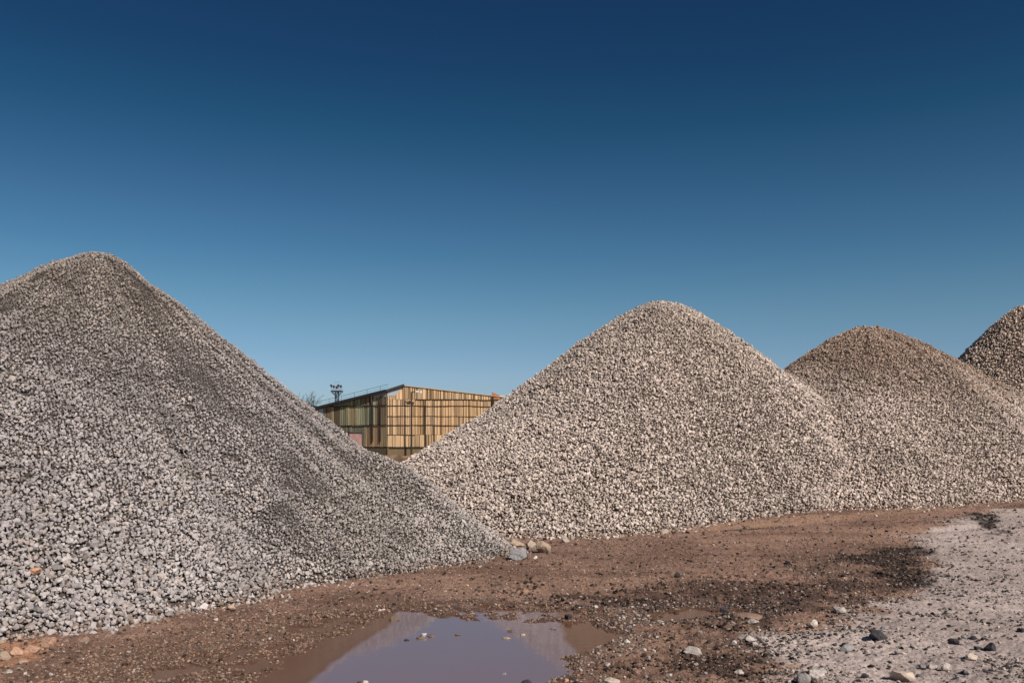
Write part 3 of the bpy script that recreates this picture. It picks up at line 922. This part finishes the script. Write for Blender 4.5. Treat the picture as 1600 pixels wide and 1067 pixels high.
# ------------------------------------------------------------------ warehouse
def P3d(px, D, py):      # point at depth D seen at a pixel, used once to lay out the plan
    return Vector(((px - 800) / F * D, D, CH - (py - HY) / F * D))
CO = Vector((-15.3, 110.0, 0))
LD = Vector((-math.cos(math.radians(28)), math.sin(math.radians(28)), 0))   # left wall direction, away from the corner
RD = Vector((math.cos(math.radians(9)), math.sin(math.radians(9)), 0))      # right wall direction
LN = Vector((-math.sin(math.radians(28)), -math.cos(math.radians(28)), 0))
RN = Vector((math.sin(math.radians(9)), -math.cos(math.radians(9)), 0))
LL, RL = 26.0, 30.0
def ltop(t): return 8.72 - .172 * t
def rtop(t):
    if t < 2.05: return 8.72 + (9.45 - 8.72) * t / 2.05
    return 9.45 - (t - 2.05) * .105
wh = empty('warehouse', CO)
tag(wh, 'long old warehouse patched with tan and greenish boards behind the heaps', 'warehouse')
wm = empty
def W(v): return v - CO
# backing walls and roof in local coordinates (origin at the corner)
def wall_poly(mb, dirv, nrm, L, top, off=0.0, z0=0.0, step=1.0, col=(1, 1, 1)):
    n = int(L / step)
    ts = sorted(set([i * L / n for i in range(n + 1)] + ([2.05] if top is rtop else [])))
    vs = []
    for t in ts:
        b = dirv * t + nrm * off
        vs += [(b.x, b.y, z0), (b.x, b.y, top(t))]
    mb.add(vs, [(2 * i, 2 * i + 2, 2 * i + 3, 2 * i + 1) for i in range(len(ts) - 1)], col)
mb = MB(); wall_poly(mb, LD, LN, LL, ltop, col=(.06, .055, .04)); wall_poly(mb, RD, RN, RL, rtop, col=(.14, .085, .045))
# closing walls at the ends and the back
back = Vector((3, 40, 0))
e1 = LD * LL; e2 = RD * RL
mb.add([(e1.x, e1.y, 0), (e1.x, e1.y, ltop(LL)), (e1.x + 3, e1.y + 40, ltop(LL)), (e1.x + 3, e1.y + 40, 0)], [(0, 1, 2, 3)], (.1, .1, .08))
mb.add([(e2.x, e2.y, 0), (e2.x, e2.y, rtop(RL)), (e2.x + 3, e2.y + 40, rtop(RL)), (e2.x + 3, e2.y + 40, 0)], [(3, 2, 1, 0)], (.2, .13, .08))
mb.add([(e1.x + 3, e1.y + 40, 0), (e1.x + 3, e1.y + 40, ltop(LL)), (e2.x + 3, e2.y + 40, rtop(RL)), (e2.x + 3, e2.y + 40, 0)], [(0, 1, 2, 3)], (.1, .1, .08))
mb.build('wall_core', M_CLAD, wh)
mb = MB()
tl = [LL, LL / 2, 0]; pts = [(LD * t, ltop(t)) for t in tl] + [(RD * t, rtop(t)) for t in (2.05, 16, RL)]
vs = []
for b, z in pts: vs += [(b.x, b.y + .05, z - .02), (b.x + 3, b.y + 40, z - .02)]
mb.add(vs, [(2 * i, 2 * i + 2, 2 * i + 3, 2 * i + 1) for i in range(len(pts) - 1)])
mb.build('roof', M_ROOF, wh)

def cladding(name, dirv, nrm, L, rows, top, palette, seed, wid=(.15, .42)):
    """boards row by row; rows are (z0, z1) with None for the wall top"""
    r = random.Random(seed); mb = MB()
    for ri, (z0, z1) in enumerate(rows):
        r = random.Random(seed)
        q_ = random.Random(seed * 50 + ri)
        t = 0.0; run = 0; base = None
        while t < L:
            wdt = r.uniform(*wid)
            if run <= 0:
                base = r.choice(palette); run = r.randint(1, 7)
            run -= 1
            k = r.uniform(.78, 1.15)
            if r.random() < .07: k *= .5
            k *= q_.uniform(.88, 1.1)
            if q_.random() < .04: k *= .6
            c = tuple(q * k for q in base)
            tm = t + wdt / 2
            zt = (top(min(tm, L)) - .03) if z1 is None else min(z1 - r.uniform(.01, .03), top(min(tm, L)) - .05)
            zb = z0 + r.uniform(.0, .03)
            if zt - zb > .15:
                b = dirv * tm + nrm * r.uniform(.035, .09)
                lean = r.uniform(-.02, .02)
                mb.box((b.x, b.y, (zb + zt) / 2), (wdt / 2 - r.uniform(.015, .06), .025, (zt - zb) / 2), (dirv, nrm, (Vector((0, 0, 1)) + dirv * lean)), c)
            t += wdt
    return mb.build(name, M_CLAD, wh)
zr = lambda py, D=110.: CH - (py - HY) / F * D
tan = [(.57, .365, .20), (.54, .34, .18), (.60, .40, .235), (.50, .315, .165), (.56, .37, .21)]
low = [(.64, .49, .30), (.56, .38, .20), (.50, .33, .18), (.46, .34, .19)]
grn = [(.36, .34, .21), (.43, .39, .25), (.32, .32, .22), (.38, .29, .16), (.46, .44, .33), (.26, .19, .12), (.36, .36, .28)]
g_r = [zr(698), zr(679), zr(664), zr(650), zr(634), zr(624)]
cladding('board_cladding', RD, RN, RL, [(g_r[1], g_r[2]), (g_r[2], g_r[3]), (g_r[3], g_r[4]), (g_r[4], g_r[5]), (g_r[5], None)], rtop, tan, 11)
cladding('lower_boards', RD, RN, RL, [(g_r[0], g_r[1])], rtop, low, 12, (.3, 1.0))
cladding('green_cladding', LD, LN, LL, [(zr(664), zr(633)), (zr(633), None)], ltop, grn, 13, (.14, .42))
cladding('lower_boards', LD, LN, LL, [(zr(698), zr(664))], ltop, [(.34, .24, .14), (.30, .23, .14), (.26, .23, .15), (.40, .27, .16)], 14)
# horizontal rails
for k, py in enumerate([679, 664, 650, 634, 624]):
    z = zr(py); mb = MB(); r = random.Random(30 + k)
    ts = [i * 1.7 for i in range(int(RL / 1.7) + 1)]
    if py == 624: ts = [t for t in ts if t > 2.5]
    if py == 679: ts = [t for t in ts if t < 4]
    th = {679: .035, 664: .08, 650: .035, 634: .08, 624: .11}[py]
    zs = [z + r.uniform(-.06, .06) for _ in ts]
    for i in range(len(ts) - 1):
        a = RD * ts[i] + RN * .15; b = RD * ts[i + 1] + RN * .15
        mb.bar((a.x, a.y, zs[i]), (b.x, b.y, zs[i + 1]), .05, th)
    mb.build('rail', M_BLACK, wh)
for k, py in enumerate([664, 633]):
    z = zr(py); mb = MB()
    a = LN * .15; b = LD * (LL if py == 664 else 8.6) + LN * .15
    mb.bar((a.x, a.y, z), (b.x, b.y, z), .05, .09); mb.build('rail', M_BLACK, wh)
# vertical posts
def post(dirv, nrm, t, z0, z1, wd, mat, off=.2):
    mb = MB(); b = dirv * t + nrm * off
    mb.bar((b.x, b.y, z0), (b.x, b.y, z1), wd); return mb.build('post', mat, wh)
tpx = lambda px: (px - 605) / F * 110.6 / math.cos(math.radians(9)) * 1.0
post(RD, RN, tpx(663), zr(697), zr(632), .09, M_BLACK)
post(RD, RN, tpx(677), zr(697), zr(664), .08, M_BLACK)
post(RD, RN, tpx(768), zr(650), zr(618), .18, M_BLACK)
post(LD, LN, .9, zr(690), 8.3, .08, M_BLACK)
post(LD, LN, 2.1, zr(690), 8.2, .12, M_BLACK)
# light grey sheets under the roof near the corner and at the far left end
mb = MB()
def quad_on(mb, dirv, nrm, pts, off, col):
    vs = []
    for t, z in pts:
        b = dirv * t + nrm * off; vs.append((b.x, b.y, z))
    mb.add(vs, [tuple(range(len(vs)))], col)
quad_on(mb, RD, RN, [(-.0, 8.15), (.9, 8.2), (1.95, 9.3), (0, 8.66)], .13, (.36, .38, .40))
quad_on(mb, LD, LN, [(0, 8.1), (0, 8.66), (1.6, 8.42), (1.6, 8.0)], .13, (.30, .31, .31))
mb.build('fascia_sheet', M_CLAD, wh)
mb = MB()
quad_on(mb, LD, LN, [(10.6, 1.5), (10.6, 6.75), (9.9, 6.85), (9.9, 1.5)], .14, (.45, .50, .56))
quad_on(mb, LD, LN, [(14.5, 1.5), (14.5, 6.1), (11.6, 6.6), (11.6, 1.5)], .14, (.33, .38, .42))
mb.build('pale_panel', M_CLAD, wh)
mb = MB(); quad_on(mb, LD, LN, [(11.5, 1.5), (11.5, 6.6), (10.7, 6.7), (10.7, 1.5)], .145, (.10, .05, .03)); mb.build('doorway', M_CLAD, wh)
# roof edge, thick and dark over the left wall, thin over the right wall
mb = MB()
a = LD * LL + LN * .25; b = LN * .25; c = RD * 2.05 + RN * .25
mb.bar((a.x, a.y, ltop(LL) + .1), (b.x, b.y, 8.72 + .1), .5, .32); mb.bar((b.x, b.y, 8.82), (c.x, c.y, 9.55), .5, .26)
mb.build('roof_edge', M_STEEL, wh)
mb = MB(); a = RD * 2.1 + RN * .12; b = RD * RL + RN * .12
mb.bar((a.x, a.y, 9.47), (b.x, b.y, rtop(RL) + .03), .2, .07, (.5, .34, .2)); mb.build('verge_board', M_CLAD, wh)
# guard rail on the left roof edge
mb = MB()
def gp(t, h):
    b = LD * t + LN * .1; return (b.x, b.y, ltop(t) + .25 + h)
ts = [1.0 + 2.0 * i for i in range(6)]
for t in ts: mb.bar(gp(t, 0), gp(t, .62), .035)
mb.bar(gp(-.2, .62), gp(ts[-1], .62), .035); mb.bar(gp(-.2, .3), gp(ts[-1], .3), .02)
mb.build('guard_rail', M_STEEL, wh)
# kicked-up end of gutter at the far left
mb = MB(); mb.bar(gp(11.2, .1), gp(12.6, .45), .35, .2); mb.build('gutter_end', M_STEEL, wh)
# plinth and dark gap at the foot
mb = MB(); wall_poly(mb, RD, RN, RL, lambda t: zr(700), .18, -.2, 1.0, (.16, .11, .06)); wall_poly(mb, LD, LN, LL, lambda t: zr(700), .18, -.2, 1.0, (.10, .08, .05)); mb.build('plinth', M_CLAD, wh)
mb = MB(); a = RD * .2 + RN * .25; b = RD * 9 + RN * .25; mb.bar((a.x, a.y, zr(699)), (b.x, b.y, zr(699)), .1, .16); mb.build('skirting_beam', M_BLACK, wh)
# small rust red vent box on the right part of the roof
mb = MB(); b = RD * tpx(771) + RN * .0
z = rtop(tpx(771))
mb.add([(b.x - .35, b.y - .1, z - .5), (b.x + .6, b.y - .1, z - .5), (b.x + .6, b.y - .1, z + .12), (b.x - .35, b.y - .1, z + .55),
        (b.x - .35, b.y + .6, z - .5), (b.x + .6, b.y + .6, z - .5), (b.x + .6, b.y + .6, z + .12), (b.x - .35, b.y + .6, z + .55)],
       [(0, 1, 2, 3), (5, 4, 7, 6), (1, 5, 6, 2), (4, 0, 3, 7), (3, 2, 6, 7)], (.42, .17, .08))
mb.build('roof_vent', M_CLAD, wh)
mb = MB(); a = RD * (tpx(771) + .6) + RN * .16; b = RD * (tpx(771) + 3) + RN * .16
mb.bar((a.x, a.y, z + .02), (b.x, b.y, z - .1), .1, .16, (.62, .55, .48)); mb.build('pale_flashing', M_CLAD, wh)

# lamp post in front of the right wall
b = CO + RD * tpx(641) + RN * 1.2
lp = empty('lamp_post', (b.x, b.y, 0)); tag(lp, 'black lamp post with a short arm standing against the tan warehouse wall', 'lamp post')
zt = zr(612, 109)
mb = MB(); mb.tube([(0, 0, 0), (0, 0, zr(664, 109)), (0, 0, zt)], [.12, .10, .08], 8); mb.build('pole', M_BLACK, lp)
mb = MB(); mb.tube([(0, 0, zt - .1), (.35, -.1, zt + .02), (.7, -.15, zt + .05)], .05, 6); mb.build('arm', M_BLACK, lp)
mb = MB(); mb.box((.75, -.15, zt + .03), (.22, .14, .08)); mb.build('lamp_head', M_WHITE, lp)
mb = MB(); mb.box((1.2, -.15, zt - .02), (.1, .1, .13)); mb.build('lamp_head', M_WHITE, lp)
mb = MB(); mb.bar((.9, -.15, zt + .03), (1.12, -.15, zt + .03), .05); mb.build('crossbar', M_BLACK, lp)

# pink outbuilding at the foot of the left wall
b = CO + LD * 6.2 + LN * 1.6
sh = empty('outbuilding', (b.x, b.y, 0), math.radians(-28)); tag(sh, 'low pinkish outbuilding against the green side of the warehouse', 'outbuilding')
mb = MB(); mb.box((0, 0, 1.85), (2.6, 1.2, 1.85)); mb.build('wall', M_BRICK, sh)
mb = MB(); mb.box((0, 0, 3.74), (2.75, 1.35, .06)); mb.build('roof', M_ROOF, sh)
mb = MB(); mb.box((2.2, -1.22, 2.7), (.28, .02, .6)); win_ = mb.build('window', M_BLACK, sh)
mb = MB()
for fx_ in (1.9, 2.5): mb.box((fx_, -1.245, 2.7), (.03, .02, .63))
mb.box((2.2, -1.245, 3.36), (.33, .02, .03)); mb.box((2.2, -1.245, 2.06), (.33, .03, .03)); mb.build('frame', M_BARK, win_)

# ------------------------------------------------------------------ floodlight mast behind the warehouse
D = 170.0; k = D / F
mx = (526.5 - 800) * k
zz = lambda py: CH - (py - HY) * k
tw = empty('floodlight_mast', (mx, D, 0)); tag(tw, 'steel lattice floodlight mast with a railed platform behind the warehouse roof', 'mast')
mb = MB(); hw = .30
ztop = zz(612)
n = 14
for sx in (-1, 1):
    for sy in (-1, 1):
        mb.bar((sx * hw * 1.3, sy * hw * 1.3, 0), (sx * hw, sy * hw, ztop), .09)
for i in range(n):
    za = i * ztop / n; zb = (i + 1) * ztop / n
    for sy in (-1, 1):
        s = 1 if i % 2 else -1
        mb.bar((-s * hw, sy * hw, za), (s * hw, sy * hw, zb), .05); mb.bar((-hw, sy * hw, zb), (hw, sy * hw, zb), .05)
    for sx in (-1, 1):
        s = 1 if i % 2 else -1
        mb.bar((sx * hw, -s * hw, za), (sx * hw, s * hw, zb), .05)
mb.tube([(0, 0, 0), (0, 0, ztop)], .09, 6)
mb.build('lattice', M_STEEL, tw)
mb = MB(); mb.box((0, 0, zz(611.2)), (1.02, .9, .10)); mb.build('platform', M_STEEL, tw)
for sx in (-1, 1):
    for sy in (-1, 1):
        mb = MB(); mb.bar((sx * .95, sy * .7, zz(612.5)), (sx * .28, sy * .3, zz(618)), .08)
        mb.build('brace', M_STEEL, tw)
mb = MB()
for sx in (-.85, -.28, .28, .85):
    for sy in (-.8, .8): mb.bar((sx, sy, zz(611)), (sx, sy, zz(604)), .05)
for sy in (-.8, .8):
    for q in (604, 607.5): mb.bar((-.85, sy, zz(q)), (.85, sy, zz(q)), .05)
for sx in (-.85, .85):
    for q in (604, 607.5): mb.bar((sx, -.8, zz(q)), (sx, .8, zz(q)), .05)
mb.build('handrail', M_GALV, tw)
for q, (fx, fy, fz) in enumerate([(-.92, -.85, 603), (-.45, -.85, 604.5), (.1, -.85, 605.5), (.42, -.85, 603), (.9, -.85, 604)]):
    mb = MB(); mb.box((fx, fy, zz(fz)), (.17, .12, .22), ((.94, 0, .34), (0, 1, 0), (-.34, 0, .94))); fo_ = mb.build('floodlight', M_STEEL, tw)
    mb = MB(); mb.bar((fx, fy, zz(fz) - .2), (fx, fy + .05, zz(607)), .05); mb.build('bracket', M_STEEL, fo_)
mb = MB(); mb.tube([(-.42, 0, zz(611)), (-.42, 0, zz(597)), (-.36, 0, zz(596.4)), (.36, 0, zz(596.6)), (.42, 0, zz(597.6)), (.42, 0, zz(601))], .035, 5); mb.build('hoop', M_GALV, tw)

# ------------------------------------------------------------------ bare trees left of the warehouse
def bare_tree(px, D, py_top, seed, label, spread=1.0):
    X = (px - 800) / F * D; H = CH - (py_top - HY) / F * D
    r = random.Random(seed)
    root = empty('bare_tree', (X, D, 0)); tag(root, label, 'tree', 'leafless trees far behind the near heap')
    tm = MB(); cm = MB()
    def grow(p, d, L, rad, lvl, mb):
        pts = [p]; rs = [rad]; q = p.copy(); dd = d.copy()
        for i in range(3):
            dd = (dd + Vector((r.uniform(-.15, .15), r.uniform(-.15, .15), r.uniform(-.03, .12)))).normalized()
            q = q + dd * L / 3; pts.append(q.copy()); rs.append(rad * (1 - .22 * (i + 1)))
        mb.tube(pts, [max(q_, .02) for q_ in rs], 5 if lvl < 2 else 3)
        if lvl >= 5: return
        for i in range(3 if lvl else 5):
            f = r.choice([1, 2, 3]); ang = r.uniform(0, math.tau); tilt = r.uniform(.35, .8) * spread
            ax = dd.orthogonal().normalized(); ay = dd.cross(ax)
            nd = (dd * math.cos(tilt) + (ax * math.cos(ang) + ay * math.sin(ang)) * math.sin(tilt)).normalized()
            grow(pts[f], nd, L * r.uniform(.6, .78), rs[f] * .62, lvl + 1, cm)
    grow(Vector((0, 0, 0)), Vector((0, 0, 1)), H * .38, H * .014, 0, tm)
    z = max(v[2] for v in cm.v); k = H / z
    cm.v = [(v[0] * k, v[1] * k, v[2] * k) for v in cm.v]; tm.v = [(v[0] * k, v[1] * k, v[2] * k) for v in tm.v]
    tm.build('trunk', M_BARK, root); cm.build('crown', M_BARK, root)
bare_tree(480, 210, 622, 3, 'leafless tree whose twigs show just left of the warehouse roof')
bare_tree(464, 200, 612, 9, 'leafless tree peeping over the near heap, left of the other one', .8)
print('rocks', ROCKN[0])
